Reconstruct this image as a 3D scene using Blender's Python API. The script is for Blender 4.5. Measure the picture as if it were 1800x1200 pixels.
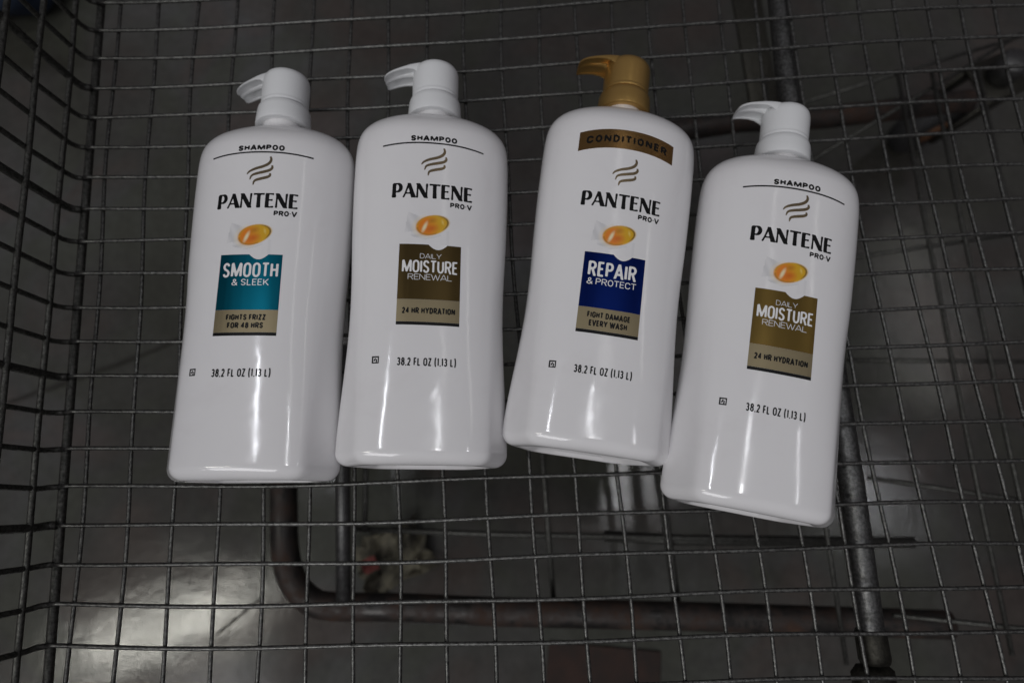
import bpy, math, random
from mathutils import Vector, Matrix

# ---------------------------------------------------------------- start
for o in list(bpy.data.objects):
    bpy.data.objects.remove(o)
SC = bpy.context.scene
COL = SC.collection
RNG = random.Random(7)

# ---------------------------------------------------------------- camera
cam = bpy.data.cameras.new('camera')
cam.sensor_width = 36.0
cam.lens = 23.0
cam.clip_start = 0.02
cam.clip_end = 60.0
cam.dof.use_dof = True
cam.dof.focus_distance = 0.385
cam.dof.aperture_fstop = 4.6
camo = bpy.data.objects.new('camera', cam)
COL.objects.link(camo)
CAMR = Matrix(((0.998627, 0.050108, -0.015253), (-0.052302, 0.969691, -0.238671), (0.002831, 0.239141, 0.970981)))
camo.matrix_world = Matrix.Translation((-0.00977724, -0.14424896, 0.43518939)) @ CAMR.to_4x4()
SC.camera = camo

# ---------------------------------------------------------------- world: dim indoor light, brighter overhead
world = bpy.data.worlds.new('World')
SC.world = world
world.use_nodes = True
wn = world.node_tree.nodes
wl = world.node_tree.links
bg = wn['Background']
tc = wn.new('ShaderNodeTexCoord')
sep = wn.new('ShaderNodeSeparateXYZ')
ramp = wn.new('ShaderNodeValToRGB')
mr = wn.new('ShaderNodeMapRange')
mr.inputs['From Min'].default_value = -1.0
mr.inputs['From Max'].default_value = 1.0
wl.new(tc.outputs['Generated'], sep.inputs[0])
wl.new(sep.outputs['Z'], mr.inputs['Value'])
wl.new(mr.outputs['Result'], ramp.inputs['Fac'])
wl.new(ramp.outputs['Color'], bg.inputs['Color'])
cr = ramp.color_ramp
cr.elements[0].position = 0.48
cr.elements[0].color = (0.05, 0.05, 0.05, 1)
cr.elements[1].position = 0.95
cr.elements[1].color = (0.11, 0.11, 0.12, 1)
e = cr.elements.new(0.68)
e.color = (0.105, 0.094, 0.104, 1)
bg.inputs['Strength'].default_value = 1.0

# ---------------------------------------------------------------- ceiling lamps (large area lights, high up)
def area(name, loc, sx, sy, power, rotz=0.0, color=(1, 1, 1)):
    l = bpy.data.lights.new(name, 'AREA')
    l.shape = 'RECTANGLE'
    l.size = sx
    l.size_y = sy
    l.energy = power
    l.color = color
    o = bpy.data.objects.new(name, l)
    COL.objects.link(o)
    o.location = loc
    o.rotation_euler = (0, 0, rotz)
    return o

area('ceiling_lamp', (-2.80, -0.97, 4.4), 0.17, 1.4, 22.0, math.radians(-75), (1.0, 0.98, 0.88))
area('ceiling_lamp', (-1.30, 0.62, 4.4), 0.075, 0.75, 11.0, 0, (0.92, 0.94, 1.0))
area('ceiling_lamp', (0.95, -0.06, 4.4), 0.11, 0.17, 4.2, 0, (0.98, 0.98, 1.0))
area('ceiling_lamp', (0.97, 0.36, 4.4), 0.06, 0.40, 3.2, 0, (0.95, 0.97, 1.0))
area('ceiling_lamp', (3.00, -0.25, 4.4), 0.05, 0.6, 4.0, 0, (0.95, 0.96, 1.0))
# two long dim fixtures further up the aisle: they streak the foil badges
area('ceiling_lamp', (1.25, 1.75, 4.4), 0.16, 2.3, 2.2, 0, (1.0, 0.98, 0.95))
area('ceiling_lamp', (3.75, 1.30, 4.4), 0.26, 1.6, 3.0, 0, (1.0, 0.97, 0.92))
# main light: one broad lamp added behind the photographer, out of the bottles' reflections
key = area('ceiling_lamp', (-1.7, -2.75, 4.1), 3.0, 1.5, 86, 0, (0.985, 0.985, 1.0))
key.rotation_euler = (Vector((0.0, 0.0, 0.05)) - key.location).to_track_quat('-Z', 'Y').to_euler()

SC.view_settings.view_transform = 'Standard'
SC.view_settings.look = 'None'
SC.view_settings.exposure = 0.0
SC.view_settings.gamma = 1.0
SC.view_settings.use_curve_mapping = False

# ---------------------------------------------------------------- helpers
def mesh_obj(name, verts, faces, mat=None, parent=None, smooth=True, mats=None, fmat=None):
    me = bpy.data.meshes.new(name)
    me.from_pydata([tuple(v) for v in verts], [], faces)
    if mats:
        for m in mats:
            me.materials.append(m)
        if fmat:
            me.polygons.foreach_set('material_index', fmat)
    elif mat:
        me.materials.append(mat)
    me.polygons.foreach_set('use_smooth', [smooth] * len(me.polygons))
    me.update()
    o = bpy.data.objects.new(name, me)
    COL.objects.link(o)
    if parent is not None:
        o.parent = parent
    return o

def empty(name, loc=(0, 0, 0)):
    o = bpy.data.objects.new(name, None)
    o.empty_display_size = 0.05
    o.location = loc
    COL.objects.link(o)
    return o

def tag(o, label=None, cat=None, group=None, kind=None):
    if label: o['label'] = label
    if cat: o['category'] = cat
    if group: o['group'] = group
    if kind: o['kind'] = kind
    return o

class MB:
    """collects shapes for ONE mesh object"""
    def __init__(s):
        s.v = []; s.f = []
    def add(s, v, f):
        n = len(s.v)
        s.v += [Vector(p) for p in v]
        s.f += [tuple(i + n for i in q) for q in f]
    def tube(s, pts, r, seg=10, cap=True):
        pts = [Vector(p) for p in pts]
        rs = r if isinstance(r, (list, tuple)) else [r] * len(pts)
        v = []; f = []
        up = None
        for i, p in enumerate(pts):
            d = (pts[min(i + 1, len(pts) - 1)] - pts[max(i - 1, 0)]).normalized()
            if up is None:
                a = Vector((0, 0, 1)) if abs(d.z) < 0.9 else Vector((1, 0, 0))
                up = (a - d * a.dot(d)).normalized()
            else:
                up = (up - d * up.dot(d)).normalized()
            sd = d.cross(up)
            for k in range(seg):
                t = 2 * math.pi * k / seg
                v.append(p + (up * math.cos(t) + sd * math.sin(t)) * rs[i])
        n = len(pts)
        for i in range(n - 1):
            for k in range(seg):
                k2 = (k + 1) % seg
                f.append((i * seg + k, i * seg + k2, (i + 1) * seg + k2, (i + 1) * seg + k))
        if cap:
            f.append(tuple(range(seg - 1, -1, -1)))
            f.append(tuple((n - 1) * seg + k for k in range(seg)))
        s.add(v, f)
    def box(s, c, sz, M=None, bev=0.0):
        hx, hy, hz = [q / 2 for q in sz]
        b = min(bev, hx * .9, hy * .9, hz * .9)
        if b <= 0:
            v = [Vector((x * hx, y * hy, z * hz)) for x in (-1, 1) for y in (-1, 1) for z in (-1, 1)]
            f = [(0, 1, 3, 2), (4, 6, 7, 5), (0, 4, 5, 1), (2, 3, 7, 6), (0, 2, 6, 4), (1, 5, 7, 3)]
        else:
            lv = []
            for (ix, iy, z) in ((hx - b, hy - b, -hz), (hx, hy, -hz + b), (hx, hy, hz - b), (hx - b, hy - b, hz)):
                c2 = min(b, ix * .5, iy * .5)
                lv.append([(ix, -iy + c2, z), (ix, iy - c2, z), (ix - c2, iy, z), (-ix + c2, iy, z), (-ix, iy - c2, z), (-ix, -iy + c2, z), (-ix + c2, -iy, z), (ix - c2, -iy, z)])
            v = [Vector(p) for l in lv for p in l]
            f = [tuple(range(7, -1, -1)), tuple(24 + k for k in range(8))]
            for j in range(3):
                for k in range(8):
                    f.append((j * 8 + k, j * 8 + (k + 1) % 8, j * 8 + 8 + (k + 1) % 8, j * 8 + 8 + k))
        if M is not None:
            v = [M @ p for p in v]
        s.add([p + Vector(c) for p in v], f)
    def lathe(s, prof, M=None, seg=48, close=True):
        """prof = [(radius, height)...] about local z"""
        v = []; f = []
        for r, h in prof:
            for k in range(seg):
                t = 2 * math.pi * k / seg
                v.append(Vector((r * math.cos(t), r * math.sin(t), h)))
        for i in range(len(prof) - 1):
            for k in range(seg):
                k2 = (k + 1) % seg
                f.append((i * seg + k, i * seg + k2, (i + 1) * seg + k2, (i + 1) * seg + k))
        if close:
            f.append(tuple(range(seg - 1, -1, -1)))
            n = len(prof) - 1
            f.append(tuple(n * seg + k for k in range(seg)))
        if M is not None:
            v = [M @ p for p in v]
        s.add(v, f)
    def build(s, name, mat, parent=None, smooth=True):
        return mesh_obj(name, s.v, s.f, mat, parent, smooth)

def sharp(o, deg=35):
    """keep hard edges hard under smooth shading"""
    me = o.data
    if hasattr(me, 'set_sharp_from_angle'):
        me.set_sharp_from_angle(angle=math.radians(deg))
    return o

# ---------------------------------------------------------------- materials
def mat(name, base, rough=0.5, metal=0.0, spec=0.5):
    m = bpy.data.materials.new(name)
    m.use_nodes = True
    b = m.node_tree.nodes['Principled BSDF']
    b.inputs['Base Color'].default_value = (*base, 1)
    b.inputs['Roughness'].default_value = rough
    b.inputs['Metallic'].default_value = metal
    b.inputs['Specular IOR Level'].default_value = spec
    return m

def N(m, t): return m.node_tree.nodes.new(t)
def L(m, a, b): m.node_tree.links.new(a, b)
def B(m): return m.node_tree.nodes['Principled BSDF']

def noise(m, scale, detail=4, rough=0.6, coord='Object', stretch=None, dist=0.0):
    t = N(m, 'ShaderNodeTexCoord')
    src = t.outputs[coord]
    if stretch:
        mp = N(m, 'ShaderNodeMapping')
        mp.inputs['Scale'].default_value = stretch
        L(m, src, mp.inputs[0]); src = mp.outputs[0]
    n = N(m, 'ShaderNodeTexNoise')
    n.inputs['Scale'].default_value = scale
    n.inputs['Detail'].default_value = detail
    n.inputs['Roughness'].default_value = rough
    n.inputs['Distortion'].default_value = dist
    L(m, src, n.inputs['Vector'])
    return n.outputs['Fac']

def ramp_of(m, fac, stops):
    r = N(m, 'ShaderNodeValToRGB')
    c = r.color_ramp
    while len(c.elements) < len(stops):
        c.elements.new(0.5)
    for e_, (p, col) in zip(c.elements, stops):
        e_.position = p
        e_.color = (*col, 1) if len(col) == 3 else col
    L(m, fac, r.inputs['Fac'])
    return r.outputs['Color']

def rng_of(m, fac, a, b, lo, hi):
    r = N(m, 'ShaderNodeMapRange')
    for k, v_ in (('From Min', a), ('From Max', b), ('To Min', lo), ('To Max', hi)):
        r.inputs[k].default_value = v_
    L(m, fac, r.inputs['Value'])
    return r.outputs['Result']

def bump(m, fac, strength, dist):
    b = N(m, 'ShaderNodeBump')
    b.inputs['Strength'].default_value = strength
    b.inputs['Distance'].default_value = dist
    L(m, fac, b.inputs['Height'])
    L(m, b.outputs['Normal'], B(m).inputs['Normal'])

# glossy white bottle plastic with very faint moulding unevenness
PLASTIC = mat('white_plastic', (0.785, 0.777, 0.788), 0.16, 0, 0.5)
nz = noise(PLASTIC, 22, 3)
bump(PLASTIC, nz, 0.10, 0.004)
L(PLASTIC, rng_of(PLASTIC, noise(PLASTIC, 60, 4), 0.3, 0.7, 0.07, 0.15), B(PLASTIC).inputs['Roughness'])
L(PLASTIC, ramp_of(PLASTIC, noise(PLASTIC, 16, 6, 0.7, 'Object', None, 0.5), [(0.30, (0.755, 0.742, 0.752)), (0.48, (0.785, 0.777, 0.788)), (0.75, (0.790, 0.784, 0.790))]), B(PLASTIC).inputs['Base Color'])

PUMPW = mat('white_pump_plastic', (0.74, 0.75, 0.76), 0.32)
bump(PUMPW, noise(PUMPW, 500, 2), 0.08, 0.0004)
PUMPG = mat('gold_pump_plastic', (0.53, 0.33, 0.105), 0.34, 0.8)
bump(PUMPG, noise(PUMPG, 500, 2), 0.08, 0.0004)

INK = mat('black_ink', (0.005, 0.005, 0.0055), 0.35, 0, 0.22)
WHITEINK = mat('silver_white_ink', (0.80, 0.80, 0.80), 0.4)
GREYINK = mat('pale_grey_ink', (0.63, 0.63, 0.63), 0.3)

def foil(name, col, rough=0.30):
    m = mat(name, col, rough, 1.0)
    n = noise(m, 700, 2, 0.5, 'Object', (1, 0.015, 1))
    L(m, rng_of(m, n, 0.3, 0.7, rough * 0.92, rough * 1.08), B(m).inputs['Roughness'])
    return m
FOIL_TEAL = foil('teal_foil', (0.006, 0.14, 0.205))
FOIL_BROWN_SHADED = foil('brown_gold_foil_shaded', (0.105, 0.072, 0.028))  # darker copy of the gold-brown badge foil, dim reflection put into its colour
FOIL_BROWN_LIT = foil('brown_gold_foil_lit', (0.19, 0.125, 0.036))  # lighter copy of that same foil, brighter reflection put into its colour
FOIL_BLUE = foil('blue_foil', (0.006, 0.018, 0.13))
FOIL_GOLD = foil('pale_gold_foil', (0.33, 0.275, 0.17), 0.42)
FOIL_COPPER = foil('copper_brown_foil', (0.33, 0.19, 0.07), 0.24)
EMBLEM = foil('emblem_bronze', (0.30, 0.23, 0.14), 0.30)

def steel(name, base, rough, fleck=0.3, metal=0.9):
    m = mat(name, base, rough, metal)
    n = noise(m, 480, 5, 0.75)
    c = [max(0, x * (1 - fleck)) for x in base]
    d = [min(1, x * (1 + fleck)) for x in base]
    L(m, ramp_of(m, n, [(0.38, c), (0.62, d)]), B(m).inputs['Base Color'])
    n2 = noise(m, 260, 3, 0.6)
    L(m, rng_of(m, n2, 0.3, 0.7, rough * 0.75, rough * 1.3), B(m).inputs['Roughness'])
    bump(m, n, 0.32, 0.0006)
    return m
WIRE = steel('galvanised_wire', (0.125, 0.125, 0.119), 0.40, 0.6)
WALLWIRE = steel('dull_galvanised_wire', (0.085, 0.085, 0.078), 0.5, 0.5)
TUBE = steel('galvanised_tube', (0.115, 0.115, 0.113), 0.42, 0.45)
DARKSTEEL = steel('dark_steel', (0.045, 0.043, 0.036), 0.5, 0.3)

def rusty(name, base):
    m = mat(name, base, 0.5, 0.7)
    n = noise(m, 26, 6, 0.7)
    L(m, ramp_of(m, n, [(0.42, base), (0.56, (0.028, 0.015, 0.010)), (0.72, (0.060, 0.028, 0.014))]), B(m).inputs['Base Color'])
    L(m, rng_of(m, n, 0.42, 0.56, 0.75, 0.0), B(m).inputs['Metallic'])
    L(m, rng_of(m, n, 0.42, 0.6, 0.35, 0.85), B(m).inputs['Roughness'])
    bump(m, noise(m, 180, 5), 0.4, 0.001)
    return m
RUSTY = rusty('rust_spotted_tube', (0.040, 0.038, 0.036))

RUBBER = mat('dark_rubber', (0.022, 0.022, 0.022), 0.7)
bump(RUBBER, noise(RUBBER, 300, 3), 0.3, 0.0005)
HUB = mat('rust_orange_hub', (0.10, 0.045, 0.02), 0.75)
CLOTH = mat('navy_fabric', (0.006, 0.015, 0.034), 0.9)
bump(CLOTH, noise(CLOTH, 400, 4), 0.5, 0.002)
PAPER = mat('soiled_paper', (0.20, 0.18, 0.13), 0.85)
L(PAPER, ramp_of(PAPER, noise(PAPER, 40, 5), [(0.38, (0.018, 0.016, 0.011)), (0.62, (0.11, 0.10, 0.07))]), B(PAPER).inputs['Base Color'])
REDPAPER = mat('faded_red_scrap', (0.10, 0.020, 0.016), 0.8)

# polished concrete floor: blotchy, satin, with fine grit
FLOOR = mat('polished_concrete', (0.085, 0.083, 0.075), 0.3)
nA = noise(FLOOR, 3.2, 7, 0.62, 'Object', None, 0.4)
nB = noise(FLOOR, 90, 5, 0.7)
colA = ramp_of(FLOOR, nA, [(0.30, (0.033, 0.030, 0.027)), (0.52, (0.053, 0.052, 0.047)), (0.75, (0.080, 0.081, 0.082))])
colB = ramp_of(FLOOR, nB, [(0.30, (0.82, 0.82, 0.82)), (0.70, (1.12, 1.12, 1.12))])
mx = N(FLOOR, 'ShaderNodeMix'); mx.data_type = 'RGBA'; mx.blend_type = 'MULTIPLY'
mx.inputs['Factor'].default_value = 1.0
L(FLOOR, colA, mx.inputs[6]); L(FLOOR, colB, mx.inputs[7])
colC = ramp_of(FLOOR, noise(FLOOR, 5.5, 3, 0.5, 'Object', None, 0.8), [(0.40, (0.96, 1.0, 0.90)), (0.50, (1.0, 1.0, 1.0)), (0.62, (1.12, 0.97, 0.94))])
mx2 = N(FLOOR, 'ShaderNodeMix'); mx2.data_type = 'RGBA'; mx2.blend_type = 'MULTIPLY'
mx2.inputs['Factor'].default_value = 1.0
L(FLOOR, mx.outputs[2], mx2.inputs[6]); L(FLOOR, colC, mx2.inputs[7])
L(FLOOR, mx2.outputs[2], B(FLOOR).inputs['Base Color'])
L(FLOOR, rng_of(FLOOR, noise(FLOOR, 9, 6, 0.65, 'Object', None, 0.6), 0.3, 0.7, 0.10, 0.18), B(FLOOR).inputs['Roughness'])
bump(FLOOR, noise(FLOOR, 34, 7, 0.62), 0.09, 0.0035)
CRACK = mat('crack_dirt', (0.02, 0.018, 0.015), 0.9)

# ================================================================ setting
GZ = -0.42
fl = mesh_obj('floor', [(-6, -6, GZ), (6, -6, GZ), (6, 6, GZ), (-6, 6, GZ)], [(0, 1, 2, 3)], FLOOR)
tag(fl, 'grey polished concrete floor under the wire cart', 'floor', kind='structure')

def strip(name, pts, w, z, m):
    v = []; f = []
    for i, p in enumerate(pts):
        p = Vector(p); a = Vector(pts[max(i - 1, 0)]); b = Vector(pts[min(i + 1, len(pts) - 1)])
        d = (b - a).normalized(); nrm = Vector((-d.y, d.x))
        ww = w * (0.6 + 0.8 * RNG.random())
        v += [(p.x + nrm.x * ww, p.y + nrm.y * ww, z), (p.x - nrm.x * ww, p.y - nrm.y * ww, z)]
    for i in range(len(pts) - 1):
        f.append((2 * i, 2 * i + 1, 2 * i + 3, 2 * i + 2))
    return mesh_obj(name, v, f, m)
def wander(a, b, n, amp, sag):
    out = []
    a = Vector(a); b = Vector(b); d = (b - a); nn = Vector((-d.y, d.x)).normalized()
    for i in range(n + 1):
        t = i / n
        out.append(a + d * t + nn * (sag * 4 * t * (1 - t) + amp * (RNG.random() - .5)))
    return [(p.x, p.y) for p in out]
tag(strip('floor_crack', wander((-0.66, 0.018), (-0.30, 0.15), 22, 0.003, -0.006), 0.0022, GZ + 0.004, CRACK), kind='structure')
tag(strip('floor_scratch', wander((-0.372, -0.280), (-0.322, -0.242), 9, 0.002, 0.0), 0.0011, GZ + 0.004, CRACK), kind='structure')

# ================================================================ the cart
cart = empty('shopping_cart', (0, 0, GZ))
tag(cart, 'galvanised wire mesh cart holding the four pump bottles, with rusty tube frame below', 'cart')
CO = Vector((0, 0, -GZ))           # cart children are written in world coordinates, then shifted by this

def cart_build(mb, name, m, smooth=True, parent=None):
    o = mb.build(name, m, cart, smooth)
    for v in o.data.vertices:
        v.co += CO
    return o

# wire crossing (i, k) -> point on the basket floor; wires of a used cart are bent a little
CI = [9.9432, 9.7341, 0.1536, 0.1959, -0.0689, -0.0694, 0.0628, 0.0562, -0.0893, -0.1034]
CK = [9.1107, -0.0647, 8.6719, -0.1057, -0.3381, -0.1343, 0.1252, -0.0139, 0.017, -0.023]
def poly(c, x, y):
    a = x / .28; b = y / .22
    return sum(q * t for q, t in zip(c, (1, a, b, a * a, a * b, b * b, a ** 3, a * a * b, a * b * b, b ** 3)))
def crossing(i, k):
    x = (i - 10) * 0.0287; y = (k - 9) * 0.0255
    for _ in range(14):
        x += (i - poly(CI, x, y)) * 0.0287
        y += (k - poly(CK, x, y)) * 0.0255
    return x, y
def corner_x(y):                    # where the floor turns up into the side wall
    return -0.3164 + (0.2535 - y) * (0.0146 / 0.4775)

WR = 0.00134
def jig(a): return (RNG.random() - 0.5) * a
mb = MB()
for i in range(0, 27):              # long wires, below
    ph = RNG.random() * 6
    pts = []
    for q in range(0, 66):
        k = -2.6 + q * 0.36
        if k > 20.6: break
        x, y = crossing(i, k)
        pts.append((x + 0.0007 * math.sin(k * 0.9 + ph), y, -2 * WR + 0.0003 * math.sin(k * 0.7 + ph)))
    mb.tube(pts, WR, 8)
grid_long = cart_build(mb, 'floor_long_wires', WIRE)
mb = MB()
ROWY = {}
for k in range(-2, 21):             # cross wires, on top
    ph = RNG.random() * 6
    pts = []
    x0, y0 = crossing(0, k)
    cx = corner_x(y0)
    ROWY[k] = y0
    pts.append((cx + 0.002, y0 + 0.0006, 0.0))
    for q in range(0, 76):
        i = -0.3 + q * 0.36
        if i > 26.4: break
        x, y = crossing(i, k)
        if x < cx + 0.006: continue
        pts.append((x, y + 0.0006 * math.sin(i * 0.8 + ph), 0.0003 * math.sin(i * 0.6 + ph)))
    mb.tube(pts, WR, 8)
grid_cross = cart_build(mb, 'floor_cross_wires', WIRE)

# side wall: the cross wires turn up, long wires run across them
mb = MB()
for k in range(-2, 21):
    y0 = ROWY[k]; cx = corner_x(y0)
    r = 0.0027 if k in (3, 7, 12, 16) else 0.0018
    mb.tube([(cx + 0.0035, y0 + 0.0006, -0.0006), (cx + 0.0008, y0 + 0.0006, 0.0002), (cx - 0.0014, y0 + 0.0004, 0.0020), (cx - 0.0030, y0 + jig(.001), 0.008), (cx - 0.0062, y0 + jig(.001), 0.045), (cx - 0.008, y0 + jig(.001), 0.10), (cx - 0.014, y0, 0.27)], r, 8)
for z in (0.014, 0.045, 0.075, 0.105, 0.135, 0.165, 0.20, 0.235):
    pts = [(corner_x(y) - 0.0028 - z * 0.03 + 0.0003 * math.sin(y * 40 + z * 99), y, z) for y in [(-0.34 + 0.03 * q) for q in range(26)]]
    mb.tube(pts, 0.0020, 8)
cart_build(mb, 'side_wall_wires', WALLWIRE)
mb = MB()
mb.tube([(corner_x(y) + 0.0035, y, -0.0045) for y in [(-0.34 + 0.03 * q) for q in range(26)]], 0.0030, 10)
cart_build(mb, 'corner_rod', WALLWIRE)
mb = MB()
mb.tube([(corner_x(y) - 0.024, y, 0.275) for y in (-0.34, 0.0, 0.42)], 0.006, 12)
cart_build(mb, 'basket_rim', WALLWIRE)

# support tube right under the floor wires
mb = MB()
mb.tube([(0.2324, 0.42, -0.0125), (0.2282, 0.25, -0.0125), (0.2225, 0.16, -0.0125), (0.2215, 0.0, -0.0125), (0.2200, -0.1438, -0.014), (0.2185, -0.2339, -0.018), (0.218, -0.255, -0.019)], 0.0082, 20)
sup = cart_build(mb, 'support_tube', TUBE)
mb = MB()
mb.box((0.2178, -0.266, -0.024), (0.026, 0.018, 0.018), None, 0.006)
mb.lathe([(0.0086, -0.010), (0.0096, -0.008), (0.0098, 0.008), (0.0088, 0.011)], Matrix.Translation((0.2182, -0.245, -0.019)) @ Matrix.Rotation(math.pi / 2, 4, 'X'), 20)
cart_build(mb, 'tube_end_fitting', DARKSTEEL)

def arc_path(ctrl, n=8):
    """Catmull-Rom through the control points"""
    P = [Vector(p) for p in ctrl]
    P = [P[0] * 2 - P[1]] + P + [P[-1] * 2 - P[-2]]
    out = []
    for i in range(1, len(P) - 2):
        for q in range(n):
            t = q / n
            a, b, c, d = P[i - 1:i + 3]
            out.append(0.5 * ((2 * b) + (c - a) * t + (2 * a - 5 * b + 4 * c - d) * t * t + (3 * b - a - 3 * c + d) * t ** 3))
    out.append(P[-2])
    return out

# bent frame tube
mb = MB()
mb.tube(arc_path([(-0.243, 0.30, -0.23), (-0.2345, -0.06, -0.23), (-0.2325, -0.135, -0.23), (-0.2300, -0.176, -0.23), (-0.2230, -0.203, -0.23), (-0.208, -0.222, -0.23), (-0.186, -0.2305, -0.23), (-0.121, -0.2351, -0.23), (-0.0132, -0.2449, -0.23), (0.1485, -0.257, -0.23), (0.2829, -0.2681, -0.23), (0.40, -0.278, -0.23)]), 0.0132, 20)
cart_build(mb, 'frame_tube', RUSTY)
mb = MB()
mb.tube([(-0.172, 0.02, -0.215), (-0.171, -0.1124, -0.215), (-0.1701, -0.226, -0.219)], 0.0072, 16)
cart_build(mb, 'frame_strut', TUBE)
# crossbar
mb = MB()
mb.tube([(0.105, 0.2555, -0.25), (0.1195, 0.2576, -0.25), (0.283, 0.2765, -0.25), (0.3828, 0.2764, -0.25), (0.56, 0.290, -0.25)], 0.0130, 20)
cart_build(mb, 'crossbar_tube', RUSTY)
# lower rack: thin rods
mb = MB()
R1 = 0.0022
mb.tube([(-0.153, 0.05, -0.24), (-0.1541, -0.1069, -0.24), (-0.1558, -0.165, -0.244)], 0.0026, 8)
mb.tube([(-0.168, -0.1615, -0.25), (-0.0323, -0.1735, -0.25), (0.1617, -0.1876, -0.25), (0.3327, -0.1993, -0.25)], 0.0028, 8)
mb.tube([(0.085, -0.182, -0.262), (0.1617, -0.190, -0.262), (0.40, -0.205, -0.262)], 0.0056, 10)
mb.tube([(0.020, 0.06, -0.25), (0.026, -0.10, -0.25), (0.028, -0.243, -0.246)], 0.0026, 8)
mb.tube([(0.140, -0.05, -0.25), (0.146, -0.16, -0.25), (0.148, -0.252, -0.246)], 0.0046, 8)
for xx in (0.29, 0.4398, 0.478, 0.53):
    mb.tube([(xx + 0.006, 0.30, -0.20), (xx, 0.125, -0.20), (xx - 0.005, -0.1, -0.20), (xx - 0.007, -0.30, -0.20)], R1, 8)
for yy, sl in ((0.268, 0.055), (0.198, 0.11), (0.082, 0.02), (-0.0236, -0.012), (-0.139, -0.04), (-0.262, -0.03)):
    mb.tube([(0.335, yy, -0.2045), (0.60, yy + sl * 0.265 / 0.2, -0.2045)], R1, 8)
cart_build(mb, 'lower_rack', WALLWIRE)
# plate brackets of the under-frame
mb = MB()
def bar(a, b, w, t):
    a = Vector(a); b = Vector(b); d = b - a
    q = d.to_track_quat('Y', 'Z').to_matrix().to_4x4()
    mb.box((a + b) / 2, (w, d.length, t), q.to_3x3(), min(t, w) * 0.25)
bar((0.290, 0.50, -0.20), (0.312, 0.27, -0.245), 0.034, 0.006)
cart_build(mb, 'frame_bracket', DARKSTEEL)

# caster under the far right corner
def caster(cx, cy, cz, ang):
    mbf = MB()
    M = Matrix.Translation((cx, cy, cz)) @ Matrix.Rotation(ang, 4, 'Z')
    for s in (-1, 1):
        v = []
        for (px, pz) in ((-0.030, 0.062), (0.030, 0.062), (0.058, 0.0), (0.062, -0.012), (0.050, -0.018), (0.036, -0.004)):
            v.append((px, s * 0.023, pz)); v.append((px, s * 0.027, pz))
        n = 6
        f = [tuple(range(0, 12, 2)), tuple(range(11, 0, -2))] + [(2 * k, 2 * k + 1, (2 * k + 3) % 12, (2 * k + 2) % 12) for k in range(n)]
        mbf.add([M @ Vector(p) for p in v], f)
    mbf.box(M @ Vector((0, 0, 0.064)), (0.066, 0.058, 0.006), M.to_3x3(), 0.0015)
    fo = cart_build(mbf, 'caster_fork', DARKSTEEL)
    mbw = MB()
    W = M @ Matrix.Translation((0.052, 0, -0.006)) @ Matrix.Rotation(math.pi / 2, 4, 'X')
    mbw.lathe([(0.022, -0.015), (0.044, -0.016), (0.050, -0.012), (0.052, 0.0), (0.050, 0.012), (0.044, 0.016), (0.022, 0.015)], W, 36)
    wo = cart_build(mbw, 'caster_wheel', RUBBER)
    mbh = MB()
    mbh.lathe([(0.008, -0.020), (0.021, -0.018), (0.021, 0.018), (0.008, 0.020)], W, 24)
    ho = cart_build(mbh, 'wheel_hub', HUB)
    ho.parent = wo
    mbs = MB()
    mbs.lathe([(0.016, 0.068), (0.018, 0.070), (0.018, 0.098), (0.014, 0.102)], M, 24)
    cart_build(mbs, 'caster_stem', TUBE)
caster(0.640, 0.350, -0.36, math.radians(200))

# ================================================================ things on the floor
# crumpled scrap of packaging
def scrap():
    rr = random.Random(3)
    n = 9
    v = []; f = []
    for a in range(n):
        for b in range(n):
            x = (a / (n - 1) - .5) * 0.085; y = (b / (n - 1) - .5) * 0.065
            edge = max(abs(a / (n - 1) - .5), abs(b / (n - 1) - .5)) * 2
            z = 0.004 + abs(rr.gauss(0.010, 0.010)) * (0.7 + 0.6 * edge)
            v.append((x + rr.gauss(0, 0.0028), y + rr.gauss(0, 0.0028), z))
    for a in range(n - 1):
        for b in range(n - 1):
            q = (a * n + b, (a + 1) * n + b, (a + 1) * n + b + 1, a * n + b + 1)
            f += [(q[0], q[1], q[2]), (q[0], q[2], q[3])]
    o = mesh_obj('paper_scrap', v, f, PAPER, None, False)
    o.modifiers.new('thickness', 'SOLIDIFY').thickness = 0.0012
    o.location = (-0.155, -0.200, GZ + 0.002)
    o.rotation_euler = (0, 0, math.radians(25))
    tag(o, 'crumpled soiled paper scrap with a red corner lying on the floor beneath the cart', 'litter')
    v = []; f = []
    for a in range(4):
        for b in range(4):
            v.append((-0.034 + a * 0.0055 + rr.gauss(0, .0008), -0.004 + b * 0.0055 + rr.gauss(0, .0008), 0.036 + rr.gauss(0, .0025)))
    for a in range(3):
        for b in range(3):
            f.append((a * 4 + b, a * 4 + 4 + b, a * 4 + 5 + b, a * 4 + b + 1))
    r = mesh_obj('red_corner', v, f, REDPAPER, o, False)
    r.modifiers.new('thickness', 'SOLIDIFY').thickness = 0.001
scrap()

# dark reddish brown card lying flat
CARD = mat('reddish_brown_card', (0.030, 0.013, 0.008), 0.8)
L(CARD, ramp_of(CARD, noise(CARD, 25, 5), [(0.35, (0.011, 0.006, 0.004)), (0.65, (0.030, 0.012, 0.007))]), B(CARD).inputs['Base Color'])
cb = MB()
cb.box((0, 0, 0.0016), (0.135, 0.11, 0.003), None, 0.0008)
cd = cb.build('brown_card', CARD, None, False)
cd.location = (0.088, -0.372, GZ + 0.0005); cd.rotation_euler = (0, 0, math.radians(-8))
tag(cd, 'dark reddish brown card lying flat on the floor below the rusty horizontal tube', 'card')

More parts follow.
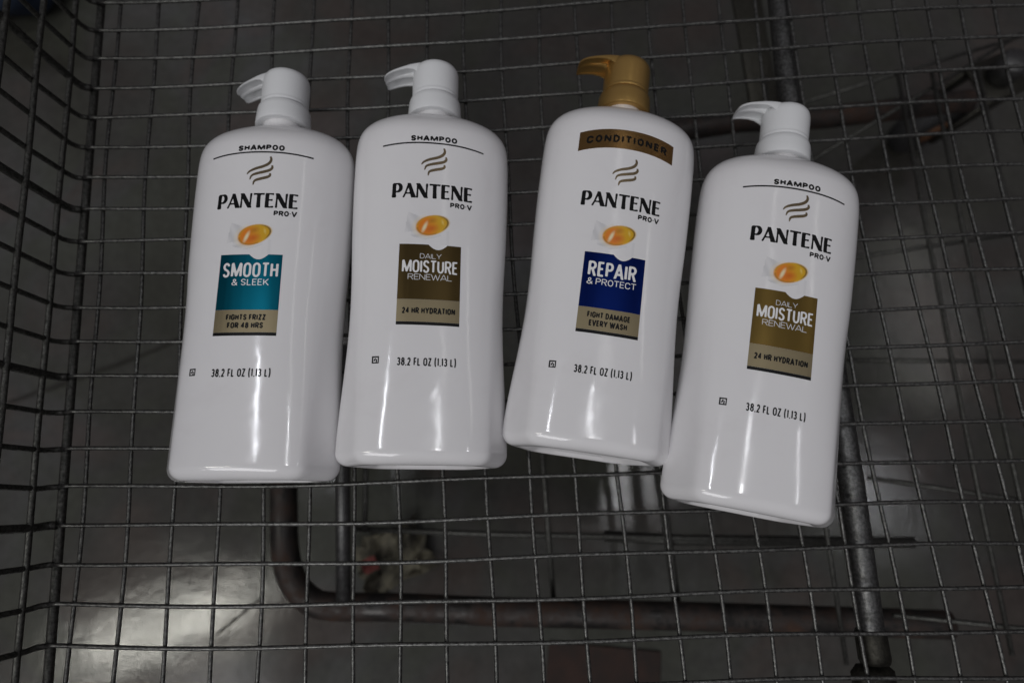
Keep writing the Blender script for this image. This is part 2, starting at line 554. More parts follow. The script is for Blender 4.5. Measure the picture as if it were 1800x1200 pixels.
# dark blue fabric at the far left
def bundle():
    rr = random.Random(5)
    v = []; f = []
    nu, nv = 28, 14
    for a in range(nv + 1):
        ph = math.pi * a / nv
        for b in range(nu):
            t = 2 * math.pi * b / nu
            c, s = math.cos(t), math.sin(t)
            px = math.copysign(abs(c) ** 0.6, c) * math.sin(ph) ** 0.6
            py = math.copysign(abs(s) ** 0.6, s) * math.sin(ph) ** 0.6
            pz = math.copysign(abs(math.cos(ph)) ** 0.8, math.cos(ph))
            w = 1 + 0.06 * math.sin(5 * t + 2 * pz) + 0.05 * math.sin(3 * t - 4 * pz)
            v.append((px * 0.16 * w, py * 0.13 * w, 0.055 + pz * 0.055))
    for a in range(nv):
        for b in range(nu):
            f.append((a * nu + b, a * nu + (b + 1) % nu, (a + 1) * nu + (b + 1) % nu, (a + 1) * nu + b))
    o = mesh_obj('fabric_bundle', v, f, CLOTH)
    o.location = (-0.795, 0.70, GZ)
    tag(o, 'dark navy fabric bundle on the floor at the far left corner beyond the cart', 'fabric')
bundle()

# ================================================================ pump bottles (millimetre profile, local y = bottle axis, z up)
MM = 0.001
ZC = 33.0                                # axis height above the bottle's back
def interp(tab, y):
    if y <= tab[0][0]: return tab[0][1]
    for (a, va), (b, vb) in zip(tab, tab[1:]):
        if y <= b:
            t = (y - a) / (b - a)
            return va + (vb - va) * t
    return tab[-1][1]
def smooth_tab(tab):
    """monotone-ish Catmull table sampled densely"""
    out = []
    P = [tab[0]] + list(tab) + [tab[-1]]
    for i in range(1, len(P) - 2):
        for q in range(10):
            t = q / 10
            y = P[i][0] + (P[i + 1][0] - P[i][0]) * t
            m0 = (P[i + 1][1] - P[i - 1][1]) / max(1e-6, P[i + 1][0] - P[i - 1][0])
            m1 = (P[i + 2][1] - P[i][1]) / max(1e-6, P[i + 2][0] - P[i][0])
            d = P[i + 1][0] - P[i][0]
            h00 = 2 * t ** 3 - 3 * t * t + 1; h10 = t ** 3 - 2 * t * t + t; h01 = -2 * t ** 3 + 3 * t * t; h11 = t ** 3 - t * t
            out.append((y, h00 * P[i][1] + h10 * d * m0 + h01 * P[i + 1][1] + h11 * d * m1))
    out.append(tab[-1])
    return out
TW = smooth_tab([(0, 51.6), (12, 51.7), (30, 50.8), (60, 48.7), (85, 47.7), (110, 48.0), (140, 49.4), (170, 50.3), (190, 50.5), (200, 50.4), (208, 49.9), (214, 48.4), (219, 45.2), (223, 40.5), (225.5, 35.0), (227, 28.5), (228, 21.0), (228.7, 14.6), (229.6, 13.2), (239, 13.0)])
TH = smooth_tab([(0, 33.0), (60, 33.0), (120, 33.0), (195, 33.0), (208, 32.5), (214, 30.7), (219, 27.6), (223, 24.0), (225.5, 21.0), (227, 18.4), (228, 16.0), (228.7, 14.0), (229.6, 13.2), (239, 13.0)])
TN = [(0, 2.7), (70, 2.6), (150, 2.4), (200, 2.35), (220, 2.2), (228.5, 2.0), (250, 2.0)]
TD = smooth_tab([(0, 46.0), (12, 46.0), (40, 45.9), (75, 46.1), (90, 46.3), (104, 46.75), (117, 47.8), (130, 51), (145, 57), (250, 90)])
FIL = 8.0
def rad(y, t):
    """distance from the axis to the skin at height y, direction t"""
    ins = 0.0
    if y < FIL:
        ins = FIL - math.sqrt(max(0.0, FIL * FIL - (FIL - y) ** 2))
    w = interp(TW, y); h = interp(TH, y); n = interp(TN, y)
    c, s = abs(math.cos(t)), abs(math.sin(t))
    re = ((c / w) ** n + (s / h) ** n) ** (-1.0 / n)
    rf = interp(TD, y) / max(1e-6, c * 0.870 + s * 0.490)
    p = 58.0
    r = (re ** -p + rf ** -p) ** (-1.0 / p)
    return r - ins
def front(x, y):
    """height of the label side above the back plane, at local (x, y) mm"""
    lo, hi = 0.02, math.pi - 0.02
    for _ in range(34):
        m = (lo + hi) / 2
        if rad(y, m) * math.cos(m) > x: lo = m
        else: hi = m
    return ZC + rad(y, lo) * math.sin(lo)

def body_mesh():
    ys = [0, 0.1, 0.35, 0.8, 1.4, 2.1, 3.0, 4.0, 5.0, 6.0, 7.0, 8.0, 9.2, 12]
    y = 16.0
    while y < 190: ys.append(y); y += 4.0
    y = 190.0
    while y < 239: ys.append(y); y += 1.0
    seg = 240
    v = []; f = []
    for y in ys:
        for k in range(seg):
            t = 2 * math.pi * k / seg
            r = rad(y, t)
            v.append(Vector((r * math.cos(t), y, ZC + r * math.sin(t))) * MM)
    n = len(ys)
    for i in range(n - 1):
        for k in range(seg):
            k2 = (k + 1) % seg
            f.append((i * seg + k, (i + 1) * seg + k, (i + 1) * seg + k2, i * seg + k2))
    # base: standing rim, then pushed-up centre
    last = 0
    for (sc_, yy) in ((0.94, 0.0), (0.90, 0.6), (0.86, 2.4), (0.5, 4.0), (0.02, 4.4)):
        st = len(v)
        for k in range(seg):
            t = 2 * math.pi * k / seg
            r = rad(0, t) * sc_
            v.append(Vector((r * math.cos(t), yy, ZC + r * math.sin(t))) * MM)
        for k in range(seg):
            k2 = (k + 1) % seg
            f.append((last + k, last + k2, st + k2, st + k))
        last = st
    f.append(tuple(last + k for k in range(seg)))
    f.append(tuple((n - 1) * seg + k for k in range(seg - 1, -1, -1)))
    return v, f
BODY_V, BODY_F = body_mesh()

def pump_meshes():
    A = Matrix.Translation((0, 0, ZC)) @ Matrix.Rotation(-math.pi / 2, 4, 'X')   # lathe z -> bottle y
    def sc(mb):
        mb.v = [p * MM for p in mb.v]; return mb
    col = MB()
    col.lathe([(13.6, 233.4), (17.0, 232.6), (17.9, 232.9), (18.1, 233.9), (17.9, 238), (17.6, 243), (17.2, 245.4), (16.5, 246.6), (15.2, 247.0), (12, 247.1)], A, 56)
    head = MB()
    head.lathe([(12, 247.5), (14.9, 247.5), (15.6, 247.9), (15.8, 248.7), (15.8, 249.6), (15.6, 250.0), (15.65, 250.6), (15.75, 254), (15.75, 262), (15.7, 266.0), (15.5, 268.0), (15.0, 269.8), (14.1, 271.2), (12.8, 272.1), (11.2, 272.6), (8, 272.9), (4, 273.0), (0.2, 273.05)], A, 56)
    spout = MB()
    secs = []
    for (r, ytop, hw, d) in ((6.0, 272.8, 11.4, 12), (10, 272.8, 11.2, 9), (14, 272.6, 10.8, 5.6), (18, 272.2, 10.2, 4.0), (23, 271.2, 9.5, 3.3), (28, 269.8, 9.0, 3.0), (31, 268.6, 8.6, 2.9), (33.2, 267.4, 8.0, 2.8), (34.6, 266.3, 7.0, 2.8), (35.1, 265.4, 5.4, 2.75)):
        w1 = 1.15
        pr = [(-hw, -d), (-hw, -2.4), (-hw + 0.7, -1.1), (-hw + 2.4, -0.25), (0, 0.2), (hw - 2.4, -0.25), (hw - 0.7, -1.1), (hw, -2.4), (hw, -d), (hw - w1, -d), (hw - w1, -2.6), (hw - w1 - 1.0, -2.3),
              (2.2, -2.3), (1.9, -d * 0.8), (0.9, -d * 0.95), (-0.9, -d * 0.95), (-1.9, -d * 0.8), (-2.2, -2.3), (-hw + w1 + 1.0, -2.3), (-hw + w1, -2.6), (-hw + w1, -d)]
        secs.append([Vector((-r, ytop + b, ZC + a)) for a, b in pr])
    m = len(secs[0])
    v = [p for s_ in secs for p in s_]
    f = []
    for i in range(len(secs) - 1):
        for k in range(m):
            k2 = (k + 1) % m
            f.append((i * m + k, i * m + k2, (i + 1) * m + k2, (i + 1) * m + k))
    # end cap as fans of quads along the channel (concave outline)
    e0 = (len(secs) - 1) * m
    for k in range(0, 10):
        a, b = k, m - 1 - k
        if a + 1 < b - 1 + 1 and b - 1 > a:
            f.append(tuple(e0 + q for q in ((a, a + 1, b - 1, b) if b - 1 != a + 1 else (a, a + 1, b))))
    spout.add(v, f)
    return sc(col), sc(head), sc(spout)
COLLAR, HEAD, SPOUT = pump_meshes()

# ---------------------------------------------------------------- lettering: strokes -> distance field -> clean outlines
def ell(cx, cy, rx, ry, a0, a1, n=14):
    return [(cx + rx * math.cos(math.radians(a0 + (a1 - a0) * i / n)), cy + ry * math.sin(math.radians(a0 + (a1 - a0) * i / n))) for i in range(n + 1)]
def rr_o(n=6):
    """upright rounded bowl used by condensed O, D, 0"""
    return ell(.5, .72, .5, .28, 0, 180, 10) + ell(.5, .28, .5, .28, 180, 360, 10) + [(1, .72)]
G = {   # glyph: (relative width, strokes in a unit box)
 'I': (0.0, [[(.5, 0), (.5, 1)]]),
 'H': (1.0, [[(0, 0), (0, 1)], [(1, 0), (1, 1)], [(0, .52), (1, .52)]]),
 'T': (0.95, [[(.5, 0), (.5, 1)], [(-.12, 1), (1.12, 1)]]),
 'L': (0.82, [[(0, 1), (0, 0), (1.1, 0)]]),
 'E': (0.85, [[(1.1, 1), (0, 1), (0, 0), (1.1, 0)], [(0, .52), (.95, .52)]]),
 'F': (0.82, [[(1.1, 1), (0, 1), (0, 0)], [(0, .50), (.95, .50)]]),
 'M': (1.45, [[(0, 0), (0, 1)], [(1, 0), (1, 1)], [(.03, 1.06), (.5, .06), (.97, 1.06)]]),
 'N': (1.08, [[(0, 0), (0, 1)], [(1, 0), (1, 1)], [(-.02, 1.05), (1.02, -.05)]]),
 'A': (1.12, [[(-.10, -.12), (.5, 1.08), (1.10, -.12)], [(.14, .26), (.86, .26)]]),
 'V': (1.1, [[(-.08, 1.12), (.5, -.08), (1.08, 1.12)]]),
 'W': (1.6, [[(-.05, 1.12), (.25, -.06), (.5, .95), (.75, -.06), (1.05, 1.12)]]),
 'Y': (1.1, [[(-.08, 1.12), (.5, .42), (1.08, 1.12)], [(.5, .45), (.5, 0)]]),
 'K': (1.05, [[(0, 0), (0, 1)], [(1.05, 1.10), (.05, .36)], [(.30, .62), (1.10, -.10)]]),
 'Z': (0.95, [[(-.1, 1), (.95, 1), (.05, 0), (1.1, 0)]]),
 'O': (1.05, ['O']), '0': (0.95, ['O']),
 'D': (1.03, [[(0, 0), (0, 1), (.45, 1)] + ell(.45, .5, .55, .5, 90, -90, 14) + [(0, 0)]]),
 'P': (0.98, [[(0, 0), (0, 1), (.55, 1)] + ell(.55, .74, .45, .26, 90, -90, 10) + [(0, .48)]]),
 'R': (1.02, [[(0, 0), (0, 1), (.55, 1)] + ell(.55, .75, .45, .25, 90, -90, 10) + [(0, .50)], [(.5, .5), (1.05, -.10)]]),
 'U': (1.02, [[(0, 1.0), (0, .35)] + ell(.5, .35, .5, .35, 180, 360, 14) + [(1, 1.0)]]),
 'C': (1.03, [ell(.52, .70, .5, .30, 5, 180, 10) + ell(.52, .30, .5, .30, 180, 355, 10)]),
 'G': (1.05, [ell(.52, .70, .5, .30, 8, 180, 10) + ell(.52, .30, .5, .30, 180, 360, 10) + [(1.02, .46), (.55, .46)]]),
 'S': (0.98, [ell(.5, .75, .46, .25, 12, 180, 10) + [(.06, .68), (.25, .56), (.75, .44), (.95, .32)] + ell(.5, .25, .47, .25, 0, -168, 10)]),
 '&': (1.15, [[(1.05, -.05), (.30, .62)] + ell(.46, .80, .24, .20, 190, -30, 10) + [(.10, .36)] + ell(.42, .22, .42, .22, 170, 330, 10) + [(.98, .46)]]),
 '1': (0.5, [[(.62, 0), (.62, 1), (.0, .80)]]),
 '2': (0.92, [ell(.5, .72, .46, .28, 165, -30, 12) + [(.0, 0), (1.08, 0)]]),
 '3': (0.92, [ell(.45, .76, .45, .24, 160, -85, 10) + [(.35, .52)], [(.35, .52)] + ell(.45, .26, .50, .26, 85, -160, 10)]),
 '4': (1.0, [[(.72, 0), (.72, 1), (0, .28), (1.1, .28)]]),
 '8': (0.95, [ell(.5, .76, .42, .24, 0, 360, 18), ell(.5, .27, .5, .27, 0, 360, 18)]),
 '(': (0.60, [ell(1.25, .5, 1.2, .72, 112, 248, 10)]),
 ')': (0.60, [ell(-.25, .5, 1.2, .72, 68, -68, 10)]),
 '.': (0.0, [[(.5, -.10), (.5, .06)]]),
 '\u00b7': (0.0, [[(.5, .46), (.5, .62)]]),
}
def glyph_field(strokes, w):
    """strokes: list of (points, widths); returns signed distance function"""
    segs = []; discs = []
    for pts, ws in strokes:
        for i in range(len(pts) - 1):
            segs.append((pts[i], pts[i + 1], ws[i], ws[i + 1]))
        for i in range(1, len(pts) - 1):
            discs.append((pts[i], ws[i] / 2))
        if len(pts) > 3 and math.dist(pts[0], pts[-1]) < 1e-3:
            discs.append((pts[0], ws[0] / 2))
    def d(x, y):
        best = 1e9
        for (ax, ay), (bx, by), w0, w1 in segs:
            dx, dy = bx - ax, by - ay
            ln = math.hypot(dx, dy)
            if ln < 1e-6: continue
            ux, uy = dx / ln, dy / ln
            al = (x - ax) * ux + (y - ay) * uy
            pe = abs(-(x - ax) * uy + (y - ay) * ux)
            t = min(1, max(0, al / ln))
            q = max(pe - (w0 + (w1 - w0) * t) / 2, -al, al - ln)
            if q < best: best = q
        for (cx, cy), r in discs:
            q = math.hypot(x - cx, y - cy) - r
            if q < best: best = q
        return best
    return d
def march(d, x0, x1, y0, y1, h):
    """filled triangles/quads of the region d < 0 on a grid"""
    nx = int(math.ceil((x1 - x0) / h)) + 1; ny = int(math.ceil((y1 - y0) / h)) + 1
    val = [[d(x0 + i * h, y0 + j * h) for i in range(nx + 1)] for j in range(ny + 1)]
    v = []; f = []; vid = {}; eid = {}
    def vert(i, j):
        if (i, j) not in vid:
            vid[(i, j)] = len(v); v.append((x0 + i * h, y0 + j * h))
        return vid[(i, j)]
    def edge(a, b):
        k = (a, b) if a < b else (b, a)
        if k not in eid:
            va, vb = val[a[1]][a[0]], val[b[1]][b[0]]
            t = va / (va - vb)
            eid[k] = len(v)
            v.append((x0 + (a[0] + (b[0] - a[0]) * t) * h, y0 + (a[1] + (b[1] - a[1]) * t) * h))
        return eid[k]
    for j in range(ny):
        for i in range(nx):
            c = [(i, j), (i + 1, j), (i + 1, j + 1), (i, j + 1)]
            ins = [val[q[1]][q[0]] < 0 for q in c]
            if not any(ins): continue
            po = []
            for k in range(4):
                if ins[k]: po.append(vert(*c[k]))
                if ins[k] != ins[(k + 1) % 4]: po.append(edge(c[k], c[(k + 1) % 4]))
            if len(po) >= 3: f.append(tuple(po))
    return v, f
GC = {}
def glyph(ch, W, w, res=0.05):
    key = (ch, W, w)
    if key in GC: return GC[key]
    rel, strokes = G[ch]
    gw = max(w, rel * W)
    st = []
    for s in strokes:
        if s == 'O':
            if W < 0.62: s = rr_o()
            else: s = ell(.5, .5, .5, .5, 0, 360, 28)
        st.append(([(w / 2 + x * (gw - w), w / 2 + y * (1 - w)) for x, y in s], [w] * len(s)))
    d0 = glyph_field(st, w)
    paren = ch in '()'
    lo, hi = (-0.14, 1.14) if paren else (0.0, 1.0)
    d = lambda x, y: max(d0(x, y), y - hi, lo - y)
    v, f = march(d, -0.12, gw + 0.12, lo - 0.05, hi + 0.05, res)
    GC[key] = (gw, v, f)
    return GC[key]
def text_flat(s, W, w, gap=0.12, space=0.30):
    x = 0; V = []; F = []
    for ch in s:
        if ch == ' ':
            x += space; continue
        gw, v, f = glyph(ch, W, w)
        n = len(V)
        V += [(x + a, b) for a, b in v]; F += [tuple(i + n for i in q) for q in f]
        x += gw + gap
    return V, F, x - gap

# the flared brand lettering, drawn glyph by glyph with swelling strokes (cap height 1)
def brand_flat():
    T = .20; K = .085; WB = 1.30
    def S(p, w): return (p, [q * WB for q in (w if isinstance(w, list) else [w] * len(p))])
    gl = {
     'P': (.66, [S([(.13, 0), (.12, .35), (.13, .95)], [.235, .185, .20]), S([(.05, .955), (.30, .955)] + ell(.32, .68, .245, .275, 90, -90, 12) + [(.24, .405)], [K, K] + [K + (.19 - K) * math.sin(math.pi * min(1, max(0, i / 12))) for i in range(13)] + [.06])]),
     'A': (.80, [S([(.03, -.05), (.18, .30), (.42, 1.03)], [.10, .085, .11]), S([(.38, 1.05), (.58, .45), (.76, -.06)], [.17, .20, .25]), S([(.18, .30), (.62, .30)], .075)]),
     'N': (.80, [S([(.085, 0), (.10, .5), (.10, 1)], [.115, .085, .10]), S([(.08, 1.05), (.40, .5), (.72, -.05)], [.19, .215, .19]), S([(.705, 0), (.705, .5), (.72, 1)], [.09, .085, .12])]),
     'T': (.72, [S([(.37, 0), (.36, .5), (.36, .95)], [.215, .185, .19]), S([(.0, .945), (.36, .958), (.74, .945)], [.125, .085, .125])]),
     'E': (.58, [S([(.13, 0), (.12, .5), (.13, 1)], [.20, .19, .20]), S([(.06, .957), (.30, .957), (.56, .945)], [.085, .08, .125]), S([(.10, .53), (.30, .53), (.49, .53)], [.075, .07, .11]), S([(.06, .043), (.32, .043), (.575, .06)], [.085, .08, .13])]),
    }
    x = 0; V = []; F = []
    for ch in 'PANTENE':
        gw, st = gl[ch]
        d0 = glyph_field(st, .1)
        d = lambda a, b, d0=d0: max(d0(a, b), b - 1.0, -b)
        v, f = march(d, -.12, gw + .2, -.05, 1.05, .05)
        n = len(V)
        V += [(x + a, b) for a, b in v]; F += [tuple(i + n for i in q) for q in f]
        x += gw + (.03 if ch in 'P' else .075)
    return V, F, x - .075

LIFT = 0.10     # ink thickness, mm
PRINT_DY = [0.0]
def wrap(V2, lift=LIFT):
    dy = PRINT_DY[0]
    return [Vector((x, y + dy, front(x, y + dy) + lift)) * MM for x, y in V2]
def lettering(name, s, W, w, cx, y0, width, hgt, material, parent, lift=LIFT, gap=0.12, space=0.30, curve=None, flat=None):
    V, F, tw = flat if flat else text_flat(s, W, w, gap, space)
    out = []
    for a, b in V:
        x = cx + (a / tw - 0.5) * width
        y = y0 + b * hgt
        if curve:
            y = y + curve(x)
        out.append((x, y))
    return mesh_obj(name, wrap(out, lift), F, material, parent, True)

def patch(name, xs, ylo, yhi, ny, material, parent, lift):
    """grid between two curves, wrapped on the label side"""
    V = []; F = []
    for i, x in enumerate(xs):
        a, b = ylo(x), yhi(x)
        for j in range(ny + 1):
            V.append((x, a + (b - a) * j / ny))
    n = ny + 1
    for i in range(len(xs) - 1):
        for j in range(ny):
            F.append((i * n + j, (i + 1) * n + j, (i + 1) * n + j + 1, i * n + j + 1))
    return mesh_obj(name, wrap(V, lift), F, material, parent, True)

def ribbon(V, F, pts, ws):
    n0 = len(V)
    for i, p in enumerate(pts):
        a = pts[max(i - 1, 0)]; b = pts[min(i + 1, len(pts) - 1)]
        dx, dy = b[0] - a[0], b[1] - a[1]; ln = math.hypot(dx, dy) or 1
        w = ws[i] / 2
        V.append((p[0] - dy / ln * w, p[1] + dx / ln * w)); V.append((p[0] + dy / ln * w, p[1] - dx / ln * w))
    for i in range(len(pts) - 1):
        F.append((n0 + 2 * i + 1, n0 + 2 * i + 3, n0 + 2 * i + 2, n0 + 2 * i))

def emblem(parent):
    def mp(zx, zy): return ((zx - 782) / 370 * 16.0 + 0.4, 193.2 - (zy - 290) / 430 * 19.2)
    V = []; F = []
    for ctrl in ([(918, 290), (932, 340), (905, 395), (830, 440), (720, 475), (640, 515), (604, 560)],
                 [(950, 425), (955, 465), (920, 500), (840, 525), (740, 550), (675, 580), (650, 640)],
                 [(930, 545), (932, 580), (895, 605), (820, 625), (750, 645), (715, 670), (704, 722)]):
        pts = [(p.x, p.y) for p in arc_path([(*mp(*c), 0) for c in ctrl], 6)]
        n = len(pts) - 1
        ws = [0.45 + 1.45 * math.sin(math.pi * min(1, (i / n) * 0.92 + 0.08)) ** 0.7 for i in range(n + 1)]
        ribbon(V, F, pts, ws)
    return mesh_obj('swoosh_emblem', wrap(V), F, EMBLEM, parent, True)

# printed picture: amber gel capsule; colours belong to the print
PRINT = mat('printed_picture', (0.8, 0.8, 0.8), 0.25)
at = N(PRINT, 'ShaderNodeVertexColor'); at.layer_name = 'print'
L(PRINT, at.outputs['Color'], B(PRINT).inputs['Base Color'])
def mixc(a, b, t):
    t = min(1, max(0, t)); return tuple(x + (y - x) * t for x, y in zip(a, b))
def capsule(parent):
    ca, sa = math.cos(math.radians(17)), math.sin(math.radians(17))
    V = []; F = []; Cc = []
    nx, ny = 64, 52
    X0, X1, Y0, Y1 = -17, 17, 128.9, 152
    paper = (0.785, 0.777, 0.788)
    keep = {}
    for j in range(ny + 1):
        for i in range(nx + 1):
            x = X0 + (X1 - X0) * i / nx; y = Y0 + (Y1 - Y0) * j / ny
            dx, dy = x - 0.9, y - 141.4
            u = (dx * ca + dy * sa) / 10.3; v = (-dx * sa + dy * ca) / 6.3
            r = math.hypot(u, v * (1.0 + 0.10 * u))
            col = paper
            # torn foil shards, pale grey
            g = 0.0
            if -15.2 < x - 0.12 * (y - 140) < 4 and 136.0 + 0.25 * (x + 15) < y < 149.5 - 0.35 * (x + 15):
                g = 0.55 + 0.25 * math.sin(x * 0.9 + y * 0.5)
            if -12 < x < 6 and 131.5 + abs(x + 4) * 0.30 < y < 138: g = max(g, 0.5 + 0.3 * math.sin(y * 1.3 - x * 0.4))
            if 5.5 < x < 11 and y < 138 and (x - 10.2) > -7 : g = max(g, 0.30 * (1 if x > 9.5 else 0.4))
            col = mixc(col, (0.50, 0.50, 0.52), g * 0.70)
            ed = min(1, max(0, (1.06 - r) / 0.10))
            if ed > 0:
                c = mixc((0.74, 0.22, 0.018), (0.66, 0.37, 0.015), (u + 0.30) * 1.4)
                c = mixc(c, (0.62, 0.13, 0.012), max(0, 0.95 - math.hypot(u + 0.12, (v + 0.30) * 1.1) * 1.9))
                c = mixc(c, (0.44, 0.17, 0.012), max(0, 0.8 - math.hypot(u - 0.05, v - 0.45) * 2.2))
                c = mixc(c, (0.80, 0.50, 0.06), max(0, (r - 0.80) * 3.0))
                hl = math.hypot((u + 0.48 - 0.42 * v) / 0.13, (v + 0.02) / 0.46)
                c = mixc(c, (0.85, 0.74, 0.46), max(0, 1.4 - hl))
                h2 = math.hypot((u - 0.62) / 0.10, (v - 0.05) / 0.45)
                c = mixc(c, (0.80, 0.62, 0.16), max(0, 0.9 - h2))
                rim = max(0, 1 - abs(r - 0.92) / 0.085)
                if u > 0.40: c = mixc(c, (0.07, 0.04, 0.005), rim * min(1, (u - 0.40) * 3.2))
                if u < 0.1 and v < 0.15: c = mixc(c, (0.30, 0.12, 0.012), rim * 0.75)
                if v > 0.3: c = mixc(c, (0.36, 0.20, 0.015), rim * 0.45)
                col = mixc(col, c, ed)
            elif r < 1.30 and u < -0.2:
                col = mixc(col, (0.80, 0.66, 0.42), (1.30 - r) * 1.8)
            V.append((x, y)); Cc.append(col)
            keep[(i, j)] = max(abs(a - b) for a, b in zip(col, paper)) > 0.01
    for j in range(ny):
        for i in range(nx):
            q = [(i, j), (i + 1, j), (i + 1, j + 1), (i, j + 1)]
            if any(keep[k] for k in q):
                F.append(tuple(a + b * (nx + 1) for a, b in q))
    used = sorted({i for f in F for i in f}); re = {a: b for b, a in enumerate(used)}
    o = mesh_obj('capsule_picture', wrap([V[i] for i in used], 0.06), [tuple(re[i] for i in f) for f in F], PRINT, parent, True)
    ca_ = o.data.color_attributes.new('print', 'FLOAT_COLOR', 'POINT')
    for k, i in enumerate(used):
        ca_.data[k].color = (*Cc[i], 1)
    return o

def lin(a, b, n): return [a + (b - a) * i / n for i in range(n + 1)]

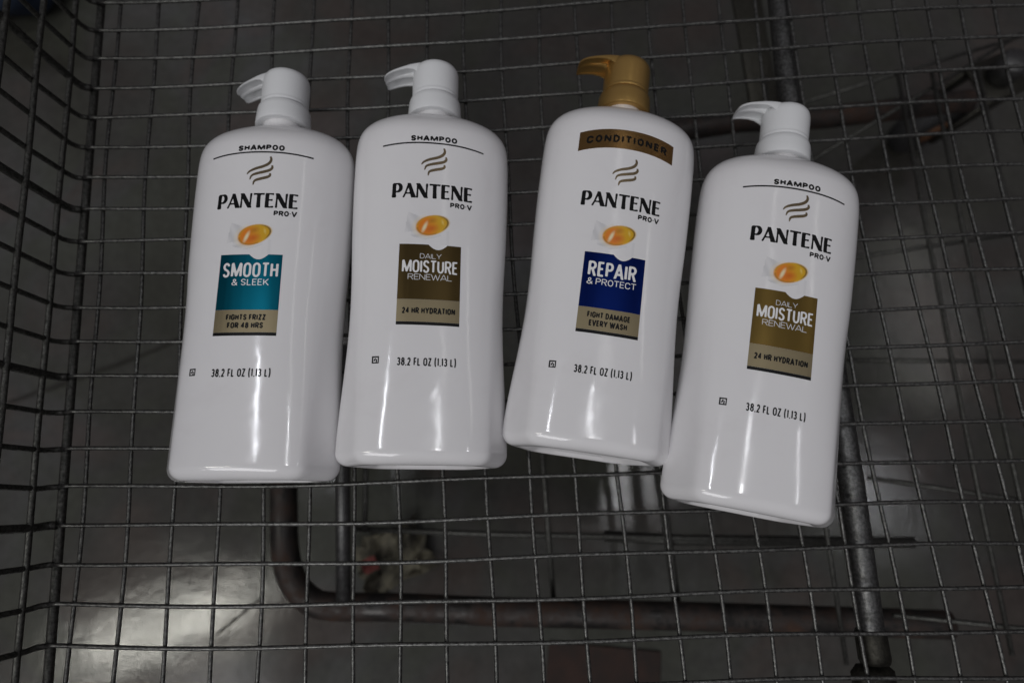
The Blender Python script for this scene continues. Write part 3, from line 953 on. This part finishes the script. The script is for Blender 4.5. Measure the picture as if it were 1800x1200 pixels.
def make_bottle(kind, loc, ang, roll, head_turn, up, lift_pump, label):
    # up: this bottle's label is printed that much lower (mm) on the body
    PRINT_DY[0] = -up
    a_ = math.radians(ang)
    loc = (loc[0] - math.sin(a_) * up * MM, loc[1] + math.cos(a_) * up * MM, loc[2])
    root = empty('pump_bottle', loc)
    root.rotation_mode = 'XYZ'
    R = Matrix.Rotation(math.radians(ang), 4, 'Z') @ Matrix.Translation((0, 0, ZC * MM)) @ Matrix.Rotation(math.radians(roll), 4, 'Y') @ Matrix.Translation((0, 0, -ZC * MM))
    M = Matrix.Translation(loc) @ R
    root.location = M.to_translation(); root.rotation_euler = M.to_euler('XYZ')
    tag(root, label, 'bottle', 'pump bottles lying side by side in the wire cart')
    body = mesh_obj('bottle_body', BODY_V, BODY_F, PLASTIC, root)
    sharp(body, 50)
    pm = PUMPG if kind == 'repair' else PUMPW
    cl = sharp(COLLAR.build('pump_collar', pm, root), 40)
    hd = sharp(HEAD.build('pump_head', pm, root), 40)
    sp = sharp(SPOUT.build('spout', pm, hd), 32)
    T = Matrix.Translation((0, 0, ZC * MM)) @ Matrix.Rotation(math.radians(head_turn), 4, 'Y') @ Matrix.Translation((0, 0, -ZC * MM))
    T = Matrix.Translation((0, lift_pump * MM, 0)) @ T
    for q in (cl, hd, sp):
        q.data.transform(T)

    # front graphics
    lettering('brand_lettering', '', 0, 0, 0.2, 158.7, 49.0, 9.7, INK, root, flat=brand_flat())
    lettering('brand_line_lettering', 'PRO\u00b7V', 0.86, 0.26, 17.8, 153.4, 13.4, 3.5, INK, root, gap=0.11)
    emblem(root)
    capsule(root)
    arc = lambda x: -1.9 * (x / 31.0) ** 2
    bow = lambda x: -4.2 * (x / 31.0) ** 2
    if kind == 'repair':
        band = patch('type_band', lin(-30, 30, 44), lambda x: 199.4 + bow(x), lambda x: 212.6 + bow(x), 12, FOIL_COPPER, root, 0.06)
        lettering('type_lettering', 'CONDITIONER', 0.82, 0.25, 0, 203.4, 51, 5.2, INK, band, 0.12, gap=0.26, curve=bow)
    else:
        V = []; F = []
        ribbon(V, F, [(x, 196.3 + arc(x)) for x in lin(-31.5, 31.5, 48)], [1.0] * 49)
        mesh_obj('type_rule', wrap(V), F, INK, root)
        lettering('type_lettering', 'SHAMPOO', 0.86, 0.275, 0.0, 197.6, 28.8, 3.9, INK, root, gap=0.14, curve=arc)
    # badge
    xs = sorted(set(lin(-18.4, 18.4, 40) + lin(-1.2, 10.2, 24)))
    def top(x):
        q = (x - 4.5) / 5.6
        n = 0.0
        if abs(q) < 1: n = math.cos(q * math.pi / 2) ** 0.9
        return 128.6 - 3.2 * n
    fo = {'smooth': FOIL_TEAL, 'dull': FOIL_BROWN_SHADED, 'repair': FOIL_BLUE, 'bright': FOIL_BROWN_LIT}[kind]
    bd = patch('product_badge', xs, lambda x: 94.2, top, 14, fo, root, 0.08)
    patch('claim_band', lin(-18.4, 18.4, 30), lambda x: 80.6, lambda x: 94.15, 6, FOIL_GOLD, bd, 0.08)
    patch('base_line', lin(-18.4, 18.4, 30), lambda x: 78.6, lambda x: 80.55, 2, INK, bd, 0.08)
    U = 0.15
    if kind == 'smooth':
        lettering('badge_lettering', 'SMOOTH', 0.44, 0.135, 0.2, 114.2, 32.8, 9.2, WHITEINK, bd, U, gap=0.07)
        lettering('badge_lettering', '& SLEEK', 0.66, 0.125, 0.8, 109.2, 21.8, 4.0, WHITEINK, bd, U, gap=0.13)
        lettering('claim_lettering', 'FIGHTS FRIZZ', 0.60, 0.235, 0.2, 87.9, 23.2, 3.6, INK, bd, U, gap=0.05)
        lettering('claim_lettering', 'FOR 48 HRS', 0.60, 0.235, 0.2, 83.0, 21.0, 3.6, INK, bd, U, gap=0.05)
    elif kind == 'repair':
        lettering('badge_lettering', 'REPAIR', 0.46, 0.145, -0.8, 113.6, 29.0, 9.4, WHITEINK, bd, U, gap=0.07)
        lettering('badge_lettering', '& PROTECT', 0.74, 0.12, -0.6, 108.4, 29.5, 4.0, WHITEINK, bd, U, gap=0.12)
        lettering('claim_lettering', 'FIGHT DAMAGE', 0.60, 0.235, 0.0, 88.0, 25.6, 3.7, INK, bd, U, gap=0.05)
        lettering('claim_lettering', 'EVERY WASH', 0.60, 0.235, 0.0, 83.0, 22.6, 3.7, INK, bd, U, gap=0.05)
    else:
        lettering('badge_lettering', 'DAILY', 0.80, 0.11, 0.4, 119.6, 12.8, 3.2, GREYINK, bd, U, gap=0.10)
        lettering('badge_lettering', 'MOISTURE', 0.44, 0.13, 0.2, 110.6, 33.0, 8.0, WHITEINK, bd, U, gap=0.05)
        lettering('badge_lettering', 'RENEWAL', 0.84, 0.11, 0.3, 106.2, 26.0, 3.7, GREYINK, bd, U, gap=0.09)
        lettering('claim_lettering', '24 HR HYDRATION', 0.58, 0.225, 0.3, 85.4, 31.0, 3.8, INK, bd, U, gap=0.05)
    lettering('volume_lettering', '38.2 FL OZ (1.13 L)', 0.47, 0.165, 0.2, 54.4, 33.8, 4.8, INK, root, gap=0.06, space=0.28)
    # small printed mark: dark square with light strokes left open
    V = []; F = []
    ribbon(V, F, [(-31.0, 59.55), (-27.0, 59.55)], [0.8, 0.8])
    ribbon(V, F, [(-31.0, 56.05), (-27.0, 56.05)], [0.7, 0.7])
    ribbon(V, F, [(-30.6, 56.4), (-30.6, 59.15)], [0.8, 0.8])
    ribbon(V, F, [(-29.7, 57.1), (-28.95, 58.75)], [0.75, 0.75])
    ribbon(V, F, [(-28.4, 56.4), (-28.4, 58.2)], [0.7, 0.7])
    ribbon(V, F, [(-27.3, 56.4), (-27.3, 59.15)], [0.65, 0.65])
    mesh_obj('printed_mark', wrap(V), F, INK, root)
    return root

Z0 = WR + 0.0006
make_bottle('smooth', (-0.1625, -0.1210, Z0), -2.6, 0, -14, -3, 2.5, 'white shampoo pump bottle with teal foil badge, nearest the mesh side wall')
make_bottle('dull', (-0.0615, -0.1199, Z0), -3.2, 8, -12, -1, 0.6, 'white shampoo pump bottle with gold-brown badge in the darker, shaded tone, between the teal and the blue badged bottles')
make_bottle('repair', (0.0344, -0.1300, Z0), -11.0, 3, 2, 11, 0.2, 'white conditioner bottle with gold pump and blue foil badge')
make_bottle('bright', (0.1288, -0.1575, Z0), -13.9, 0, 4, 0, -0.6, 'white shampoo pump bottle with gold-brown badge in the lighter, lit tone, on the right beside the gold pump bottle')
